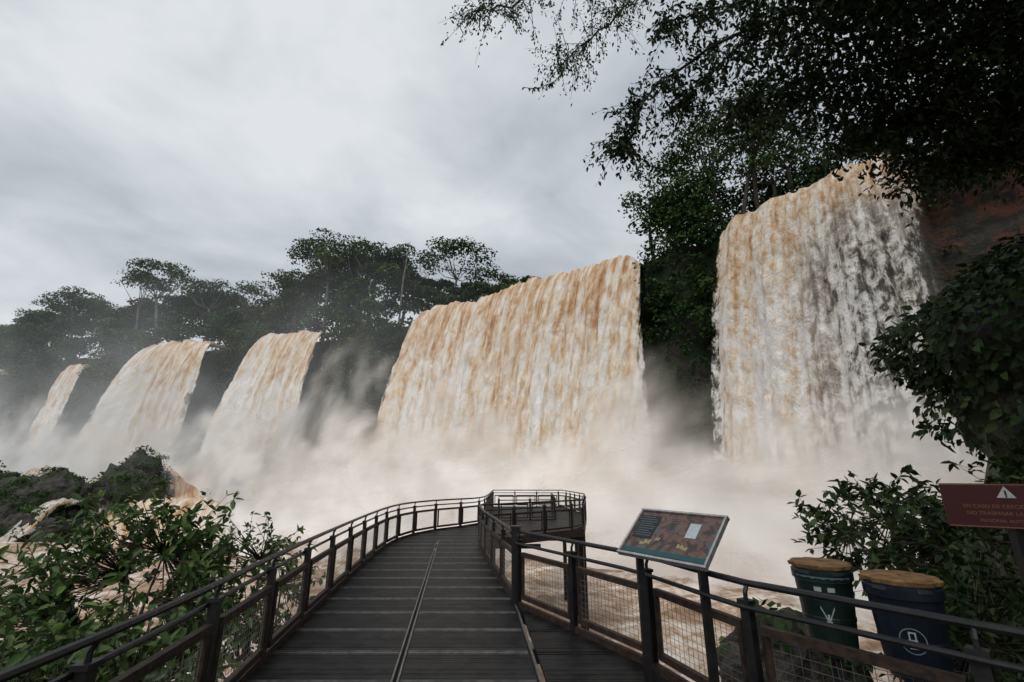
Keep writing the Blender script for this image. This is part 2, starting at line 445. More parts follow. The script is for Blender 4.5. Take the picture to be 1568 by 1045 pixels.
# ------------------------------------------------------------------ rocks
VEG = []
def rock(name, c, r, seed, mat=M_rock, sub=5, amp=.5, parent=None, veg=0, smooth=False, ridge=.18):
    bpy.ops.mesh.primitive_ico_sphere_add(subdivisions=sub, radius=1)
    o = bpy.context.object; o.name = name; o.data.name = name
    cand = []
    for v in o.data.vertices:
        p = v.co.copy(); q = p * 1.1 + Vector((seed * 7.3, seed * 3.1, seed))
        rid = 1 - abs(noise.fractal(q * 1.7, 1, 2, 5)) * 1.3
        d = .88 + amp * noise.fractal(q, 1, 2, 4) + ridge * rid + .05 * noise.fractal(q * 6, 1, 2, 3)
        p = p * d
        v.co = Vector((p.x * r[0], p.y * r[1], p.z * r[2]))
        if p.z > .25: cand.append((c[0] + v.co.x, c[1] + v.co.y, c[2] + v.co.z))
    o.location = c
    for pl in o.data.polygons: pl.use_smooth = smooth
    o.data.materials.append(mat)
    if parent: o.parent = parent
    if veg and cand:
        for k in rng.integers(0, len(cand), veg): VEG.append(cand[k])
    return o
rocks = [((-59, 61, -3.8), (7.5, 4, 5.6)), ((-50, 64, -2.8), (6, 4, 6.2)), ((-69, 62, -3.2), (8, 4, 6.2)), ((-39, 67, -2.6), (3, 2.5, 4.0)), ((-55, 55, -5.4), (5, 3, 3)), ((-47, 57, -5.4), (3.0, 2.2, 2.6)),
         ((-79, 64, -2.4), (7, 4, 6.6)), ((7.9, 14.8, -4.4), (2.2, 1.6, 2.2))]
for i, (c, r) in enumerate(rocks): rock('river_rock', c, r, i + 1, veg=(70 if r[0] > 5.5 else (16 if i < 7 else 30)), amp=.35 if i < 7 else .45)
C = []; R = []
for (x, y, z) in VEG:
    rr = rng.uniform(.5, 1.25) * (1 if y > 40 else .32); C.append((x, y, z + .1)); R.append((rr * 1.3, rr * 1.1, rr * .6))
V, F, T = clump_cloud(C, R, 16, .36)
quads_obj('island_shrubs', V, F, M_leaf_far, T)

def cascade(top, bot, w0, w1, seed, mat):
    V = []; UV = []; E = []; S = []; a = np.array(top, float); b = np.array(bot, float); n, mrow = 40, 60
    d = unit((b - a)[:2]); sdv = np.array([-d[1], d[0]])
    for i in range(n):
        f = i / (n - 1) - .5
        for j in range(mrow):
            q = j / (mrow - 1); c = a + (b - a) * q; ww = (w0 + (w1 - w0) * q) * (1 + .25 * fb(seed, q * 3, 2))
            prof = q - .08 * math.sin(q * math.pi * 4)
            z = a[2] + (b[2] - a[2]) * prof + .9 * fb(f * 4 + seed, q * 5, 0) + .3 * fb(f * 15 + seed, q * 9, 4)
            sh = 1.2 * fb(q * 3, seed, 7)
            V.append((c[0] + sdv[0] * f * ww + sh, c[1] + sdv[1] * f * ww, z)); UV.append((f * ww + seed * 9, q * 12 + 4)); E.append(min(1, (0.5 - abs(f)) * 2.4)); S.append(.14)
    quads_obj('cascade', V, grid_faces(n, mrow), mat[0], smooth=True, uv=UV, attrs={'edge': E, 'sparse': S})
M_casc = mat_fall('cascade_water', 11, .045, .7)
M_casw = mat_fall('white_cascade_water', 91, -.03, 1.4)
cascade((-49, 71, 2.8), (-37, 51, -5), 9, 15, 1, M_casc)
cascade((-55, 68, 3.0), (-53, 49, -5.2), 1.8, 3, 2, M_casw)
cascade((-65, 66, 2.8), (-61, 49, -5.2), 2.2, 3.6, 3, M_casw)
cascade((-74, 66, 2.8), (-69, 50, -5.2), 1.6, 2.8, 4, M_casw)

def tree(base, top, crown_r, flat=.45, nclump=14, leafsize=.55, bark=M_bark, spread=1.0, fork=.5, dens=7, name='tree', cr=(.28, .44)):
    root = empty(name)
    base = np.array(base, float); H = top - base[2]
    g = Geo(); lean = rng.normal(0, .04, 2) * H
    fk = base + np.array([lean[0], lean[1], H * fork])
    tr = .011 * H + .06
    mid = (base + fk) / 2 + np.r_[rng.normal(0, .25, 2), 0]
    g.tube([base, mid, fk], [tr * 1.3, tr, tr * .8], 7)
    cs = []; rs = []
    for k in range(nclump):
        a = rng.uniform(0, 2 * math.pi); rr = crown_r * math.sqrt(rng.uniform(.02, 1)) * spread
        ch = crown_r * flat
        z = top - ch * .35 - (rr / crown_r) ** 2 * ch * 1.1 - rng.uniform(0, ch * 1.1)
        c = np.array([fk[0] + rr * math.cos(a), fk[1] + rr * math.sin(a), z])
        q = crown_r * rng.uniform(*cr)
        cs.append(c); rs.append((q * 1.25, q * 1.25, q * rng.uniform(.42, .66)))
        if k % 2 == 0:
            m1 = fk * .55 + c * .45 + np.array([rng.normal(0, .2), rng.normal(0, .2), -.05 * H])
            g.tube([fk, m1, c], [tr * .45, tr * .28, tr * .08], 5)
    g.build('trunk', [bark], root, True)
    V, F, T = clump_cloud(cs, rs, dens, leafsize)
    quads_obj('crown', V, F, M_leaf_far, T, root)
    return root

def on_cliff(x):
    m = cp[:, 0]; return np.interp(x, m[m < 38], cp[m < 38, 1])
C = []; R = []
def crownmass(x, y, top, rad, n=17):
    for _ in range(n):
        a = rng.uniform(0, 2 * math.pi); th = rng.uniform(0, 1.45)
        q = rad * rng.uniform(.34, .52); rr = rad - q * .6
        C.append((x + math.cos(a) * math.sin(th) * rr, y + math.sin(a) * math.sin(th) * rr, top - rad * .85 + math.cos(th) * rr * .8 - q * .2))
        R.append((q * 1.15, q * 1.15, q * .72))
    for _ in range(4):
        C.append((x + rng.normal(0, rad * .5), y + rng.normal(0, 1), top - rad * rng.uniform(1, 2.2))); R.append((rad * .5, rad * .5, rad * .5))
def mass(x0, x1, step, back0, back1, top, rad, jit=2.0):
    x = x0
    while x < x1:
        crownmass(x + rng.normal(0, .6), on_cliff(x) + rng.uniform(back0, back1), np.interp(x, *top) + rng.uniform(-jit * 1.5, jit * .5), rng.uniform(*rad))
        x += step * rng.uniform(.7, 1.3)
skyl = ([-200, -150, -135, -120, -100, -85, -65, -55, -47, -40, -26, -20, -8, 2, 6], [44, 43, 45, 48, 49, 48, 46.5, 46, 49, 52.5, 50, 44, 40.5, 38, 34])
dn = lambda k: (skyl[0], [q - k for q in skyl[1]])
mass(-190, -50, 3.6, 7, 14, skyl, (3.5, 5.5), 2.8); mass(-190, -50, 3.8, 2, 5, dn(6), (3, 4.5)); mass(-190, -50, 3.8, 0, 3, dn(11), (3, 4)); mass(-190, -50, 4.2, -1, 1, dn(16), (2.6, 3.6))
mass(-52, -24, 2.8, 5, 11, skyl, (3.2, 4.8), 1.5); mass(-52, -24, 3.0, 2, 5, dn(6), (3, 4.2)); mass(-52, -24, 3.0, 1, 3, dn(12), (2.6, 4)); mass(-36, -20, 3.0, -1, 1, dn(18), (2.6, 3.6))
mass(-26, 5, 2.4, 8, 13, skyl, (2.2, 3.6), 1.2); mass(-26, 3, 2.6, 5, 9, dn(3.5), (2.2, 3.2), 1)
FALLX = [(-107, -97), (-82.5, -62.5), (-54, -36.5)]
keep = [k for k, (c, r) in enumerate(zip(C, R)) if not (c[2] < 33 and any(a < c[0] < b for a, b in FALLX) and c[1] < on_cliff(c[0]) + 3)]
C = [C[k] for k in keep]; R = [R[k] for k in keep]
def cliffveg(x0, x1, n, z0, z1, rr=(1, 2.2), fwd=(.8, 3.4)):
    for _ in range(n):
        x = rng.uniform(x0, x1); z = rng.uniform(z0, z1); r = rng.uniform(*rr)
        if any(a + .5 < x < b - .5 for a, b in FALLX): continue
        C.append((x, on_cliff(x) - rng.uniform(*fwd), z)); R.append((r, r * .7, r * .8))
cliffveg(-37, -18, 190, 4, 33); cliffveg(-64, -52, 160, 4, 33, (1.2, 2.4)); cliffveg(-190, -82, 480, 6, 33, (1.5, 3.2)); cliffveg(-100, -80, 150, 6, 33, (1.3, 2.6))
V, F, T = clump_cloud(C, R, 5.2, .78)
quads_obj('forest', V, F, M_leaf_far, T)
C = []; R = []
for _ in range(260):
    q = rng.uniform(0, 1); x = 17.3 + 7.0 * q; y = 54.0 - 6.5 * q; z = 6 + 31 * rng.uniform(0, 1) ** .7
    r = rng.uniform(.7, 1.9) * (1 if z > 16 else .6); fw = rng.uniform(-.6, 1.8)
    C.append((x - .6 * fw, y - .75 * fw, z)); R.append((r, r, r * .75))
for _ in range(150):
    q = rng.uniform(0, 1); x = 19 + 19 * q; y = 54 - 13 * q + rng.uniform(-1, 5); z = rng.uniform(30, 39 - 2 * q)
    r = rng.uniform(1.2, 2.4); C.append((x + 1, y + 1.5, z)); R.append((r, r, r * .75))
for _ in range(130):
    q = rng.uniform(0, 1); x = np.interp(q, [0, .4, 1], [36, 38.6, 42]); y = np.interp(q, [0, .4, 1], [36.5, 30, 17]); z = rng.uniform(26, 33) if rng.random() < .65 else rng.uniform(8, 26)
    r = rng.uniform(.5, 1.5); C.append((x - rng.uniform(.3, 2.2), y - .6, z)); R.append((r, r, r * .8))
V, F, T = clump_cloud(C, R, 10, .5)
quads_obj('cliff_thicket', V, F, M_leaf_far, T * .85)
for (x, y, top, r, fl, n) in [(18.8, 54.5, 41, 3.4, .7, 18), (22.3, 53, 46.5, 4.2, .6, 24), (26, 49, 48.5, 4.6, .5, 26), (29.5, 47.5, 47.5, 4.2, .5, 24), (33, 46, 45, 4.0, .55, 22), (37.5, 44.5, 40, 3.8, .6, 20), (41, 42, 37.5, 3.6, .6, 16), (24, 50, 42, 3.6, .7, 20), (30, 45.5, 41, 3.6, .7, 20), (20.5, 51.5, 37, 2.8, .8, 16), (27, 48, 44.5, 4.2, .7, 22)]:
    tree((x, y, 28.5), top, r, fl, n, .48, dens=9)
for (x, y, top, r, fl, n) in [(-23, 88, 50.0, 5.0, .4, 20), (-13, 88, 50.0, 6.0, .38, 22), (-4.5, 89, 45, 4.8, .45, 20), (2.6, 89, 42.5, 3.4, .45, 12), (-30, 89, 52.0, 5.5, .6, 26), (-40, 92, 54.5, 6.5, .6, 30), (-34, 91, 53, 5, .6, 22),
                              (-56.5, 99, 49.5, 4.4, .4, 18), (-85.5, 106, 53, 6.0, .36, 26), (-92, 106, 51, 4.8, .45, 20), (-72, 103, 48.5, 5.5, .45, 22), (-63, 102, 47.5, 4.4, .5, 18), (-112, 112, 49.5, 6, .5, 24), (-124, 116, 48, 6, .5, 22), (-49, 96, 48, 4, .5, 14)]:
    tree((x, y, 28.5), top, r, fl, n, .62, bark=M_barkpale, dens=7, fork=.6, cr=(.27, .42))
g = Geo()
g.tube([(-21, 80, 29), (-20.8, 80, 38), (-20, 80, 46)], [.2, .14, .05], 6); g.tube([(-20.6, 80, 40), (-18.5, 80, 44)], [.09, .03], 5)
g.build('bare_tree', [M_barkpale])

# ---------------- near foliage with real branches
def near_plant(name, base, ell, ntips, leafL, mat, leaves_per=8, droop=.25, stems=7, bark=M_bark, tone_mu=.45):
    root = empty(name); g = Geo(); base = np.array(base, float); c = np.array(ell[0], float); r = np.array(ell[1], float)
    hubs = []
    for _ in range(stems):
        h = c + unit(rng.normal(size=3)) * r * .45; hubs.append(h)
        m = (base + h) / 2 + rng.normal(0, .12, 3)
        g.tube([base + rng.normal(0, .08, 3), m, h], [.035, .026, .014], 5)
    P = []; D = []; TT = []
    for _ in range(ntips):
        d = unit(rng.normal(size=3)); tip = c + d * r * rng.uniform(.45, 1.0) ** .5 * rng.uniform(.75, 1.18)
        h = min(hubs, key=lambda q: np.linalg.norm(q - tip)); m = (h + tip) / 2 + rng.normal(0, .08, 3) + np.array([0, 0, -.05])
        g.tube([h, m, tip], [.011, .007, .003], 4)
        ax = unit(tip - m); tn_ = rng.normal(0, .14)
        k = rng.integers(leaves_per - 3, leaves_per + 4)
        for q in range(k):
            fr = rng.uniform(0, 1) ** .6; pos = m * (1 - fr) + tip * fr if fr < .8 else tip
            P.append(pos); D.append(unit(rng.normal(size=3)) + ax * .7 + np.array([0, 0, -droop])); TT.append(tn_)
    g.build('branches', [bark], root, True)
    P = np.array(P); D = np.array(D); n = len(P)
    L = rng.uniform(.6, 1.2, n) * leafL
    V, F = near_leaves(P, D, L, L * rng.uniform(.42, .55, n))
    T = np.repeat(np.clip(rng.normal(tone_mu, .18, n) + np.array(TT), 0, 1), 2)
    quads_obj('leaves', V, F, mat, T, root, smooth=False)
    return root
near_plant('bush', (-5.6, 7.6, -3.4), ((-5.9, 7.8, .05), (2.1, 1.3, 1.75)), 520, .17, M_leaf_bush, 9)
near_plant('bush', (-4.6, 5.3, -3.4), ((-4.9, 5.5, -.5), (1.9, 1.5, 1.2)), 440, .15, M_leaf_bush, 9)
near_plant('bush', (-8.5, 7.2, -3.6), ((-9.1, 7.4, .0), (1.7, 1.3, 1.0)), 240, .17, M_leaf_bush, 9)
near_plant('bush', (-4.4, 9, -4), ((-4.9, 9.4, -.15), (1.4, 1.2, 1.35)), 220, .14, M_leaf_bush, 8)
near_plant('bush', (-3.4, 3.6, -3.4), ((-3.7, 3.9, -.5), (1.0, 1.2, .8)), 190, .12, M_leaf_bush, 8)
near_plant('shrub', (7.8, 9.5, -.5), ((7.2, 9.4, 1.0), (1.8, 1.3, 1.05)), 210, .2, M_leaf_dark, 7, tone_mu=.7)
near_plant('shrub', (6.6, 6.8, -.8), ((6.7, 6.9, .7), (1.7, 1.3, 1.2)), 380, .16, M_leaf_dark, 9, tone_mu=.6)
near_plant('shrub', (5.2, 5.2, -1.5), ((5.3, 5.2, .0), (1.5, 1.1, 1.3)), 380, .13, M_leaf_dark, 9)
near_plant('shrub', (4.6, 3.4, -2), ((4.6, 3.5, .1), (1.0, 1.0, 1.2)), 260, .12, M_leaf_dark, 9)
near_plant('shrub', (3.8, 5.9, -3), ((4.1, 5.6, -1.7), (.9, .8, .9)), 120, .12, M_leaf_dark, 9, tone_mu=.6)
near_plant('shrub', (9, 7, 0), ((9.4, 7.6, 1.5), (1.8, 1.5, 1.2)), 300, .17, M_leaf_dark, 9)
near_plant('shrub', (11.5, 9.2, 0), ((11.4, 9.4, 2.0), (1.5, 1.2, 1.3)), 260, .18, M_leaf_dark, 9)

boulder = empty('overgrown_boulder')
BC = np.array([12.1, 8.7, 4.1])
rock('rock', tuple(BC), (3.2, 2.6, 2.3), 21, M_rock, 5, .28, boulder, 0, False, .1)
n = 19000
d = unit(rng.normal(size=(n, 3))); d = d[(d[:, 2] > -.3 + .25 * rng.normal(size=len(d)))]; n = len(d)
P = BC + np.array([0, 0, .1]) + d * np.array([3.3, 2.75, 2.45]) * (1 + .12 * np.sin(d[:, :1] * 7 + 2) + .1 * np.sin(d[:, 2:3] * 9) + rng.normal(0, .05, (n, 1)))
L = rng.uniform(.1, .26, n)
V, F = near_leaves(P, d + rng.normal(0, .6, (n, 3)) + np.array([0, 0, -.7]), L, L * .6, up=d)
quads_obj('ivy', V, F, M_leaf_dark, np.repeat(np.clip(rng.normal(.55, .25, n), 0, 1), 2), boulder)

# overhanging tree
ot = empty('overhanging_tree'); g = Geo()
def interp(pts, t):
    pts = np.array(pts, float); k = t * (len(pts) - 1); i = min(int(k), len(pts) - 2); return pts[i] * (1 - (k - i)) + pts[i + 1] * (k - i)
g.tube([(14.5, 4, -1), (14, 4.4, 5), (12.5, 5, 9), (10.5, 5.4, 10.6)], [.4, .34, .28, .2], 9)
limbs = [
    ([(11.5, 5.2, 10), (8, 5.6, 11.2), (5, 5.9, 11.5), (3, 6.0, 11.1), (1.2, 6.1, 10.5), (.0, 6.1, 10.05), (-.6, 6.0, 9.8)], .07, 150, 1),
    ([(3, 6.0, 11.0), (2.2, 6.1, 10.2), (1.4, 6.2, 9.4), (.8, 6.3, 8.9)], .025, 80, 1),
    ([(10, 5.4, 10.3), (7, 6.0, 10.3), (4.6, 6.3, 9.9), (3.0, 6.6, 9.2), (2.3, 6.8, 8.4), (2.0, 6.8, 7.6)], .05, 180, .6),
    ([(4.6, 6.3, 9.9), (3.7, 6.7, 9.1), (3.1, 6.8, 8.5)], .025, 70, .6),
    ([(5.6, 6.0, 10.6), (4.0, 6.2, 10.2), (2.8, 6.3, 9.8)], .03, 90, .6),
    ([(10, 5.8, 10), (8, 6.6, 9.6), (6.2, 6.9, 9.2), (5.0, 7.0, 8.9), (4.2, 7.0, 8.5)], .05, 110, .3),
    ([(11.5, 5.5, 9.6), (9.5, 6.8, 8.9), (8, 7.0, 8.6), (6.6, 7.1, 8.2)], .06, 220, .3),
    ([(12.5, 5, 9), (11.5, 6.5, 8.4), (10, 7.2, 8.0), (8.6, 7.4, 7.8)], .06, 260, .3),
    ([(12, 4, 10), (9, 4.4, 10.6), (6, 4.8, 10.6), (4.6, 5.2, 10.6)], .08, 260, .3),
]
P = []; D = []; S = []; TT = []
for pts, r0, ntw, fine in limbs:
    sm = smooth_line(pts, 2); sm = sm + rng.normal(0, .03, sm.shape)
    g.tube(sm, np.linspace(r0, .008, len(sm)), 6)
    for _ in range(ntw):
        tq = rng.uniform(.12, 1); p0 = interp(sm, tq)
        dr = unit(rng.normal(size=3) * np.array([1, 1, .8]) + np.array([-.35, .1, -.35]))
        ln = rng.uniform(.25, .95); p1 = p0 + dr * ln * .5; p2 = p0 + dr * ln + np.array([0, 0, -.22 * ln])
        g.tube([p0, p1, p2], [.007, .004, .0015], 4)
        for q in range(rng.integers(8, 15) + int(9 * fine)):
            f = rng.uniform(.1, 1); pos = p0 * (1 - f) + p2 * f + rng.normal(0, .035, 3)
            P.append(pos); D.append(unit(rng.normal(size=3)) + dr * .5 + np.array([0, 0, -.6])); S.append(.5 if fine == 1 else (.8 if fine == .6 else 1)); TT.append(.8 if fine == 1 else .45)
def in_gap(x, y, z): return fb(x * .55, y * .3, z * .55 + 4) > .36
for _ in range(6400):
    x = rng.uniform(5.0, 15); k = (x - 5.0) / 8.5
    if rng.random() > .55 + 1.6 * k: continue
    y = rng.uniform(3.0, 8.3); zl = 7.75 + .35 * math.sin(x * 2.1) + .25 * math.sin(x * 5 + y) - .15 * (6.8 - y) + max(0, 7.5 - x) * .7
    z = rng.uniform(zl, 13.0) if rng.random() < .7 else zl + rng.uniform(0, 1.2)
    if y < 6: z += (6 - y) * .35
    if x < 9 and in_gap(x, y, z): continue
    c = np.array([x, y, z]); tm = rng.normal(.34, .14)
    for q in range(13):
        P.append(c + rng.normal(0, .24, 3)); D.append(rng.normal(size=3) + np.array([0, 0, -.5])); S.append(1.12); TT.append(tm)
for (a, b, s) in [((4.3, 6.9, 9.5), (3.3, 6.9, 7.4), .25), ((5.2, 7, 9), (4.1, 7.1, 7.6), .3), ((6.4, 7, 8.8), (5.5, 7.2, 7.4), -.2), ((2.6, 6.7, 8.9), (2.25, 6.9, 7.0), .1), ((1.0, 6.2, 9.2), (.3, 6.4, 8.5), .1)]:
    a = np.array(a); b = np.array(b)
    pts = [a + (b - a) * q + np.array([s * math.sin(q * 5), 0, -.35 * math.sin(q * math.pi)]) for q in np.linspace(0, 1, 10)]
    g.tube(pts, .006, 4)
    for q in range(30):
        f = rng.uniform(.3, 1); P.append(interp(pts, f)); D.append(rng.normal(size=3) + np.array([0, 0, -.6])); S.append(.7); TT.append(.5)
for _ in range(1200):  # unseen canopy overhead and behind the camera, added to shade the foreground
    x = rng.uniform(-3, 15); y = rng.uniform(-12, 2.8); z = rng.uniform(8.5, 11.5)
    c = np.array([x, y, z])
    for q in range(7):
        P.append(c + rng.normal(0, .4, 3)); D.append(rng.normal(size=3) + np.array([0, 0, -.3])); S.append(2.6); TT.append(.4)
for pts in ([(12.5, 5, 9), (8, 0, 10), (2, -4, 10.2), (-2, -6, 10)], [(12.5, 5, 9), (11, -2, 10), (8, -8, 10.5)]):  # limbs for the added unseen canopy
    g.tube(smooth_line(pts, 2), np.linspace(.15, .03, len(smooth_line(pts, 2))), 6)
g.build('limbs', [M_bark], ot, True)
P = np.array(P); D = np.array(D); n = len(P); L = rng.uniform(.08, .16, n) * np.array(S)
V, F = near_leaves(P, D, L, L * rng.uniform(.38, .5, n))
quads_obj('foliage', V, F, M_leaf_dark, np.repeat(np.clip(rng.normal(0, .2, n) + np.array(TT), 0, 1), 2), ot)

n = 9000
gx = rng.uniform(4.5, 10, n); gy = rng.uniform(8, 16, n)
gz = np.array([ground_h(a, b) for a, b in zip(gx, gy)]); k = gz > -3.6
P = np.stack([gx, gy, gz], 1)[k]; n = len(P); L = rng.uniform(.25, .7, n)
V, F = near_leaves(P, rng.normal(0, .35, (n, 3)) + np.array([0, 0, 1.]), L, L * .07, up=rng.normal(size=(n, 3)))
quads_obj('grass', V, F, M_leaf_bush, np.repeat(np.clip(rng.normal(.45, .2, n), 0, 1), 2))

# ------------------------------------------------------------------ walkway
LE = np.array([(-2.2, -3), (-2.25, 0), (-2.3, 2.4), (-2.42, 3.8), (-2.78, 6), (-3.1, 8.5), (-3.5, 12), (-3.72, 15), (-3.5, 17), (-2.6, 18.9), (-1.3, 20.2), (-1.2, 24), (-1.3, 32)])
LEs = smooth_line(LE, 2)
RE_main = [(1.2, -3), (.7, 2), (.29, 5.2), (.06, 8.1), (-.74, 12.9), (-1.0, 15.3)]
RE_out = [(5.5, -3), (4.6, 1.0), (2.9, 2.95), (1.9, 4.3), (1.44, 5.75), (.06, 8.1), (-.74, 12.9), (-1.0, 15.3), (.3, 16.4), (2.7, 18.5), (3.8, 25), (3.4, 31.9), (3.4, 32)]
def xl(y): return float(np.interp(y, LEs[:, 1], LEs[:, 0]))
def xr(y): a = np.array(RE_out); return float(np.interp(y, a[:, 1], a[:, 0]))
def xm(y): a = np.array(RE_main); return float(np.interp(y, a[:, 1], a[:, 0]))
def xc(y): return -.55 - .115 * y if y < 15.5 else -2.33 + .3 * (y - 15.5)
wk = Geo()
mod = .8; y = -2.0
def slat(y, dy, z, h, m, xa, xb):
    if xb - xa < .03: return
    wk.raw([(xa, y, z - h), (xb, y, z - h), (xb, y + dy, z - h), (xa, y + dy, z - h), (xa, y, z), (xb, y, z), (xb, y + dy, z), (xa, y + dy, z)],
           [(0, 3, 2, 1), (4, 5, 6, 7), (0, 1, 5, 4), (1, 2, 6, 5), (2, 3, 7, 6), (3, 0, 4, 7)], m)
while y < 31.9:
    ns = 26; st = mod / ns
    for q in range(ns):
        yy = y + q * st
        if q == 0: spec = (.018, .005, .05, 1)
        elif q == 2: spec = (.010, .004, .05, 1)
        elif q in (1, ns - 1): continue
        else: spec = (st * .6, rng.normal(0, .0008), .03, 0)
        a, b = xl(yy), xr(yy)
        if yy < 15.3:
            c = xc(yy); mm = xm(yy)
            slat(yy, spec[0], spec[1], spec[2], spec[3], a, c - .05); slat(yy, spec[0], spec[1], spec[2], spec[3], c + .05, mm - .04)
            if b > mm + .1: slat(yy, spec[0], spec[1] - .01, spec[2], 0, mm + .06, b)
        else: slat(yy, spec[0], spec[1], spec[2], spec[3], a, b)
    y += mod
for yy in np.arange(-2, 15.2, .8):
    for k in range(1, 8):
        for (fa, fz) in ((xl, xc), (xc, xm)):
            x0 = fa(yy) + (fz(yy) - fa(yy)) * k / 8; x1 = fa(yy + .8) + (fz(yy + .8) - fa(yy + .8)) * k / 8
            wk.beam((x0, yy + .05, -.035), (x1, yy + .78, -.035), .012, .03, 0)
    for f in (lambda v: xc(v) - .03, lambda v: xc(v) + .03, lambda v: xm(v)):
        wk.beam((f(yy), yy, -.01), (f(yy + .8), yy + .8, -.01), .018, .05, 1)
def edgebeam(pl, z, w_, h_, m):
    for a, b in zip(pl[:-1], pl[1:]): wk.beam((a[0], a[1], z), (b[0], b[1], z), w_, h_, m)
edgebeam(LEs[::2], -.08, .07, .26, 2); edgebeam(RE_out[:12], -.08, .07, .26, 2)
edgebeam(RE_main, -.17, .08, .22, 3)
edgebeam([(xc(v), v) for v in np.arange(-2, 20, 2.)], -.18, .08, .22, 3)
for v in np.arange(-1, 32, 2.0): wk.beam((xl(v), v, -.36), (xr(v), v, -.36), .12, .14, 3)
for v in np.arange(3, 32, 4.0):
    for x in (xl(v) + .15, xr(v) - .15): wk.tube([(x, v, -.43), (x, v, -7)], .12, 8, 3)
wk.build('walkway', [M_deck, M_deckedge, M_rust, M_steel])

def railing(name, path, spacing=1.55, outs=1, wires=True):
    p, u = resample(path, spacing); g = Geo()
    n = len(p); T = unit(np.gradient(p, axis=0)); O = np.stack([-T[:, 1], T[:, 0]], 1) * outs
    for i in range(n):
        x, y = p[i]; ax = [np.r_[T[i], 0], np.r_[O[i], 0], np.array([0, 0, 1.])]
        g.box((x, y, .36), (.085, .07, 1.12), ax, 0)
        g.tube([(x, y, .9), (x, y, 1.0), (x - O[i, 0] * .03, y - O[i, 1] * .03, 1.06)], .018, 6, 0)
        g.box((x, y, .935), (.11, .095, .03), ax, 0)
    fine, _ = resample(path, .35)
    Tf = unit(np.gradient(fine, axis=0)); Of = np.stack([-Tf[:, 1], Tf[:, 0]], 1) * outs
    g.tube([(a[0] - o[0] * .03, a[1] - o[1] * .03, 1.07) for a, o in zip(fine, Of)], .028, 8, 0)
    g.tube([(a[0] + o[0] * .045, a[1] + o[1] * .045, .90) for a, o in zip(fine, Of)], .022, 8, 0)
    for i in range(n - 1):
        a = p[i]; b = p[i + 1]; d = b - a; L = np.linalg.norm(d); d = d / L
        o = np.array([-d[1], d[0]]) * outs * -.02
        A = a + d * .09 + o; B = b - d * .09 + o
        P3 = lambda q, z: (q[0], q[1], z)
        g.beam(P3(A, .74), P3(B, .74), .06, .065, 1); g.beam(P3(A, .14), P3(B, .14), .06, .065, 1)
        g.beam(P3(A + d * .025, .17), P3(A + d * .025, .71), .05, .05, 1); g.beam(P3(B - d * .025, .17), P3(B - d * .025, .71), .05, .05, 1)
        g.beam(P3(a + d * .045, .02), P3(b - d * .045, .02), .05, .08, 1)
        if wires:
            LL = np.linalg.norm(B - A); nw = int(LL / .065)
            for q in range(1, nw):
                c = A + (B - A) * q / nw; g.tube([P3(c, .165), P3(c, .715)], .0026, 3, 2)
            for z in np.arange(.23, .7, .065): g.tube([P3(A, z), P3(B, z)], .0026, 3, 2)
    g.build(name, [M_steel, M_rust, M_wire])
railing('railing', LEs[LEs[:, 1] > 1.0][:, :2], 1.4, 1)
railing('railing', np.array([(.06, 8.1), (-.74, 12.9), (-1.0, 15.3), (.3, 16.4), (2.7, 18.5), (3.8, 25), (3.4, 31.9), (-1.25, 31.9)]), 1.45, -1)
railing('railing', np.array([(.10, 8.0), (1.44, 5.75), (1.92, 4.3), (2.9, 2.95), (4.6, 1.0)]), 1.32, -1)
railing('railing', np.array([(-.6, 22), (2.0, 22.4), (2.2, 27)]), 1.4, -1)
g = Geo(); g.box((.06, 8.1, .48), (.14, .14, 1.26)); g.box((.06, 8.1, 1.13), (.17, .17, .04)); g.build('railing_corner_post', [M_steel])

# ------------------------------------------------------------------ information sign
M_frame = mat_noise('aluminium_frame', (.32, .32, .32), (.45, .45, .44), 14, .35, .05, metal=.4)
def flat(name, c, r=.5):
    return mat_noise(name, tuple(x * .85 for x in c), c, 20, r, .02)
def mat_print():
    m, t, out = newmat('printed_panel')
    co = t.add('ShaderNodeTexCoord').outputs['Object']
    n = t.noise(co, 9, 5, .65, .8); n2 = t.noise(t.mapv(co, (1, 1, 1), (4, 2, 1)), 4, 3, .5)
    col = t.ramp(n, [(.35, (.015, .02, .018)), (.47, (.07, .03, .022)), (.55, (.16, .08, .055)), (.66, (.04, .07, .07))])
    col = t.mix(t.ss(n2, .54, .62), col, (.06, .09, .10))
    p = t.add('ShaderNodeBsdfPrincipled', Base_Color=col, Roughness=.3)
    t.l.new(p.outputs[0], out.inputs[0]); return m
isg = empty('information_sign')
BL = np.array([1.14, 5.30, 1.15]); BR = np.array([1.74, 4.50, 1.13]); TLp = np.array([1.50, 5.60, 1.56])
r_ = BR - BL; Wd = np.linalg.norm(r_); r_ = r_ / Wd; u_ = TLp - BL; u_ -= r_ * np.dot(u_, r_); Hd = np.linalg.norm(u_); u_ /= Hd; n_ = np.cross(r_, u_)
Cc = BL + r_ * Wd / 2 + u_ * Hd / 2; Rm = [r_, u_, n_]
def onp(a, b, d=0): return Cc + r_ * (a * Wd) + u_ * (b * Hd) + n_ * d
g = Geo(); g.box(Cc, (Wd, Hd, .025), Rm, 0)
for s_ in (-1, 1):
    g.box(onp(0, s_ * .49, .006), (Wd * 1.02, .022, .05), Rm, 1); g.box(onp(s_ * .495, 0, .006), (.022, Hd * .935, .05), Rm, 1)
g.box(onp(0, -.39, .0145), (Wd * .94, Hd * .09, .004), Rm, 2)
g.box(onp(-.33, .12, .0145), (Wd * .24, Hd * .5, .004), Rm, 3)
g.box(onp(.22, .14, .0145), (Wd * .12, Hd * .3, .004), Rm, 4)
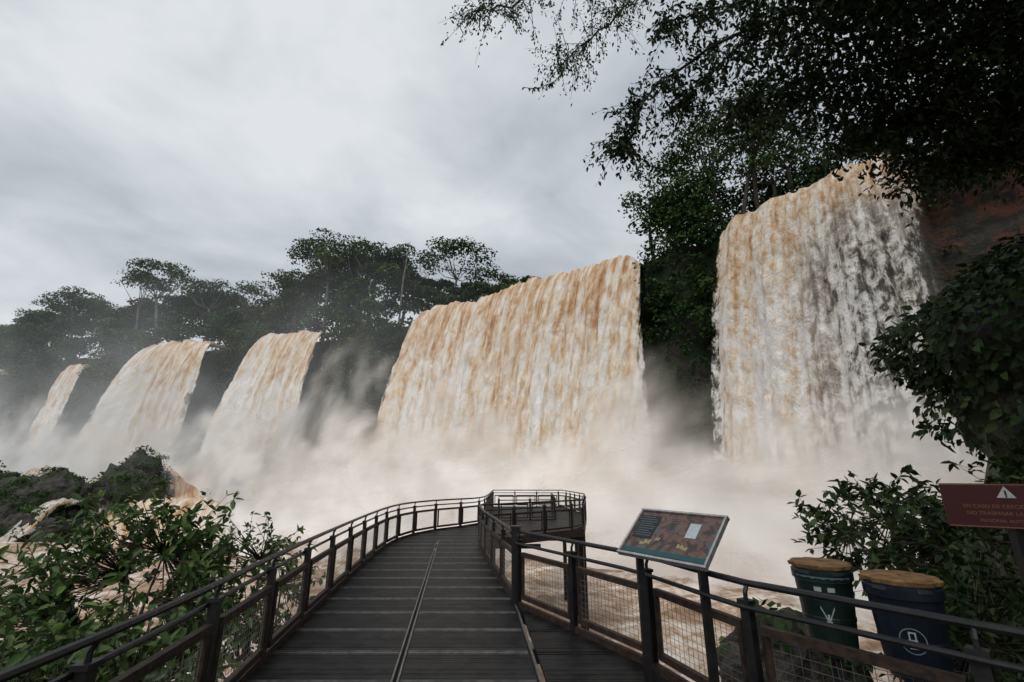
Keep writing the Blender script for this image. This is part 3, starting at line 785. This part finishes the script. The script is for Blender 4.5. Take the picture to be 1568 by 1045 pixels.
for q in range(9): g.box(onp(-.33 + (.0 if q % 3 else -.02), .33 - q * .05, .0175), (Wd * (.2 if q % 3 else .15), .004, .002), Rm, 5)
for q in range(3): g.box(onp(-.05, .36 - q * .05, .0155), (Wd * (.22 - .05 * q), .004, .002), Rm, 5)
for (a, b, sc) in [(-.22, -.2, .8), (-.28, -.24, .6), (.16, -.2, .7), (.22, -.23, .6), (-.12, -.12, .55)]:
    for s_ in (-1, 1):
        base = onp(a, b, .017); o = r_ * s_ * .05 * sc
        g.raw([base, base + o * .4 + u_ * .04 * sc, base + o + u_ * .03 * sc, base + o * .8 - u_ * .01, base + o * .75 - u_ * .035 * sc, base + o * .2 - u_ * .03 * sc], [(0, 1, 2, 3), (0, 3, 4, 5)] if s_ > 0 else [(3, 2, 1, 0), (5, 4, 3, 0)], 6)
g.build('panel', [mat_print(), M_frame, flat('teal_band', (.02, .09, .10)), flat('dark_text_block', (.014, .024, .028)), flat('white_inset', (.5, .56, .58)), flat('print_text', (.25, .27, .27)), flat('butterfly_yellow', (.38, .34, .16))], isg)
g = Geo()
for a in (-.36, .36):
    q = onp(a, -.2, -.03); g.beam((q[0], q[1], -.3), (q[0], q[1], q[2] - .02), .07, .07, 0)
    g.beam(onp(a, -.42, -.035), onp(a, .42, -.035), .04, .04, 0)
g.build('posts', [M_steel], isg)

# ------------------------------------------------------------------ litter bins
M_binA = mat_noise('dark_green_bin', (.005, .014, .012), (.010, .024, .020), 5, .4, .1, spec=.4)
M_binB = mat_noise('dark_blue_bin', (.005, .009, .016), (.009, .014, .026), 5, .4, .1, spec=.4)
M_lid = mat_noise('ochre_lid', (.14, .07, .028), (.26, .15, .06), 10, .7, .4)
M_white = flat('white_decal', (.45, .47, .46)); M_teal = flat('blue_white_decal', (.16, .24, .27))
def bin_(c, top, Rb, Hb, body, kind):
    root = empty('litter_bin'); g = Geo(); sides = 32; v = []
    prof = [(0, .74), (.03, .78), (.35, .86), (.36, .885), (.40, .885), (.41, .87), (.82, .96), (.83, 1.03), (.93, 1.04), (.94, .99), (.97, .99)]
    for h, r in prof:
        for k in range(sides):
            a = 2 * math.pi * k / sides; v.append((c[0] + math.cos(a) * r * Rb, c[1] + math.sin(a) * r * Rb, top - Hb + h * Hb))
    f = [(i * sides + k, i * sides + (k + 1) % sides, (i + 1) * sides + (k + 1) % sides, (i + 1) * sides + k) for i in range(len(prof) - 1) for k in range(sides)]
    f += [tuple(range(sides))[::-1]]
    g.raw(v, f, 0)
    v = []
    rr = [1.03 + .06 * math.sin(k * 1.9) + .04 * math.sin(k * 4.1) for k in range(sides)]
    for z, sc in ((top - .02, .97), (top + .008, 1.0), (top + .02, .9), (top + .022, .05)):
        for k in range(sides):
            a = 2 * math.pi * k / sides; v.append((c[0] + math.cos(a) * rr[k] * sc * Rb, c[1] + math.sin(a) * rr[k] * sc * Rb, z))
    g.raw(v, [(i * sides + k, i * sides + (k + 1) % sides, (i + 1) * sides + (k + 1) % sides, (i + 1) * sides + k) for i in range(3) for k in range(sides)] + [tuple(range(sides))[::-1]], 1)
    fa = math.atan2(-c[1], -c[0])
    def pt(da, z, e=.006):
        hn = (z - (top - Hb)) / Hb; r = np.interp(hn, [p[0] for p in prof], [p[1] for p in prof]) * Rb + e
        return (c[0] + math.cos(fa + da) * r, c[1] + math.sin(fa + da) * r, z)
    def patch(d0, d1, z0, z1, m, sl=0.0, e=.006):
        n = 6; vv = []
        for q in range(n + 1):
            da = d0 + (d1 - d0) * q / n; vv += [pt(da, z0 + sl * q / n, e), pt(da, z1 + sl * q / n, e)]
        g.raw(vv, [(2 * q, 2 * q + 2, 2 * q + 3, 2 * q + 1) for q in range(n)], m)
    if kind == 0:
        patch(-.95, .95, top - .12, top - .075, 3)
        patch(-.35, -.1, top - .19, top - .155, 2); patch(.1, .35, top - .19, top - .155, 2)
        zc = top - .36
        for (a0, a1, s0, s1) in [(-.24, -.05, .05, -.04), (.05, .24, -.04, .05), (-.1, .1, -.06, -.06)]:
            patch(a0, a1, zc + s0 - .01, zc + s0 + .012, 2, s1 - s0)
        patch(-.04, .04, zc - .08, zc, 2)
    else:
        for q in range(4): patch(-.42 + q * .2, -.3 + q * .2, top - .19, top - .165, 2)
        zc = top - .38
        n = 20; vv = []
        for q in range(n + 1):
            a = 2 * math.pi * q / n
            for rd in (.078, .086): vv.append(pt(math.cos(a) * rd / Rb * 1.05, zc + math.sin(a) * rd))
        g.raw(vv, [(2 * q, 2 * q + 2, 2 * q + 3, 2 * q + 1) for q in range(n)], 3)
        patch(-.12, .12, zc - .05, zc + .01, 2); patch(-.1, -.06, zc + .01, zc + .05, 2); patch(.06, .1, zc + .01, zc + .05, 2); patch(-.1, .1, zc + .05, zc + .06, 2)
    patch(-.8, -.4, top - .06, top - .035, 4); patch(.35, .75, top - .06, top - .035, 4)
    g.tube([(c[0], c[1], top - Hb), (c[0], c[1], -3.5)], .05, 8, 4)
    g.build('body', [body, M_lid, M_white, M_teal, M_steel], root, False)
bin_((2.74, 4.45), 1.19, .225, .66, M_binA, 0)
bin_((3.0, 3.9), 1.18, .24, .66, M_binB, 1)
g = Geo()
g.beam((2.35, 3.75, .45), (2.74, 4.42, .45), .05, .05); g.beam((2.7, 3.3, .45), (2.99, 3.86, .45), .05, .05)
g.build('bin_bracket', [M_steel])

# ------------------------------------------------------------------ warning sign
ws = empty('warning_sign'); g = Geo()
c = np.array([4.42, 4.30, 1.68]); n_ = unit(np.array([-.62, -.78, .02])); r_ = unit(np.cross(np.array([0, 0, 1.]), n_)); u_ = np.cross(n_, r_); Rm = [r_, u_, n_]
g.box(c, (.86, .38, .025), Rm, 0)
for s_ in (-1, 1):
    g.box(c + u_ * s_ * .18 + n_ * .0135, (.84, .008, .003), Rm, 2)
def tri(cc, s, m, d):
    q = cc + n_ * d
    a, b, e = q + u_ * s, q - u_ * s * .6 - r_ * s, q - u_ * s * .6 + r_ * s
    q2 = n_ * .003
    g.raw([a, b, e, a + q2, b + q2, e + q2], [(0, 1, 2), (3, 4, 5), (0, 1, 4, 3), (1, 2, 5, 4), (2, 0, 3, 5)], m)
tri(c + u_ * .105, .062, 1, .013)
g.box(c + u_ * .11 + n_ * .0185, (.012, .045, .003), Rm, 0); g.box(c + u_ * .078 + n_ * .0185, (.012, .01, .003), Rm, 0)
g.beam(c - n_ * .04 + np.array([0, 0, .19]), np.array([c[0] - n_[0] * .04, c[1] - n_[1] * .04, -2.5]), .07, .07, 3)
g.build('board', [flat('dark_red_paint', (.055, .008, .008), .4), M_white, flat('sign_text', (.22, .11, .05)), M_steel], ws)
for k, (txt, sz) in enumerate([('EN CASO DE CRECIDA DEL RIO', .042), ('NO TRASPASAR LA BARANDA', .042), ('PERSONAL AUTORIZADO', .036)]):
    cu = bpy.data.curves.new('text', 'FONT'); cu.body = txt; cu.size = sz; cu.align_x = 'CENTER'; cu.extrude = .001
    cu.materials.append(bpy.data.materials['sign_text'])
    o = link(bpy.data.objects.new('lettering', cu), ws)
    p = c - u_ * (.02 + k * .06) + n_ * .0155
    o.matrix_world = Matrix(((r_[0], u_[0], n_[0], p[0]), (r_[1], u_[1], n_[1], p[1]), (r_[2], u_[2], n_[2], p[2]), (0, 0, 0, 1)))
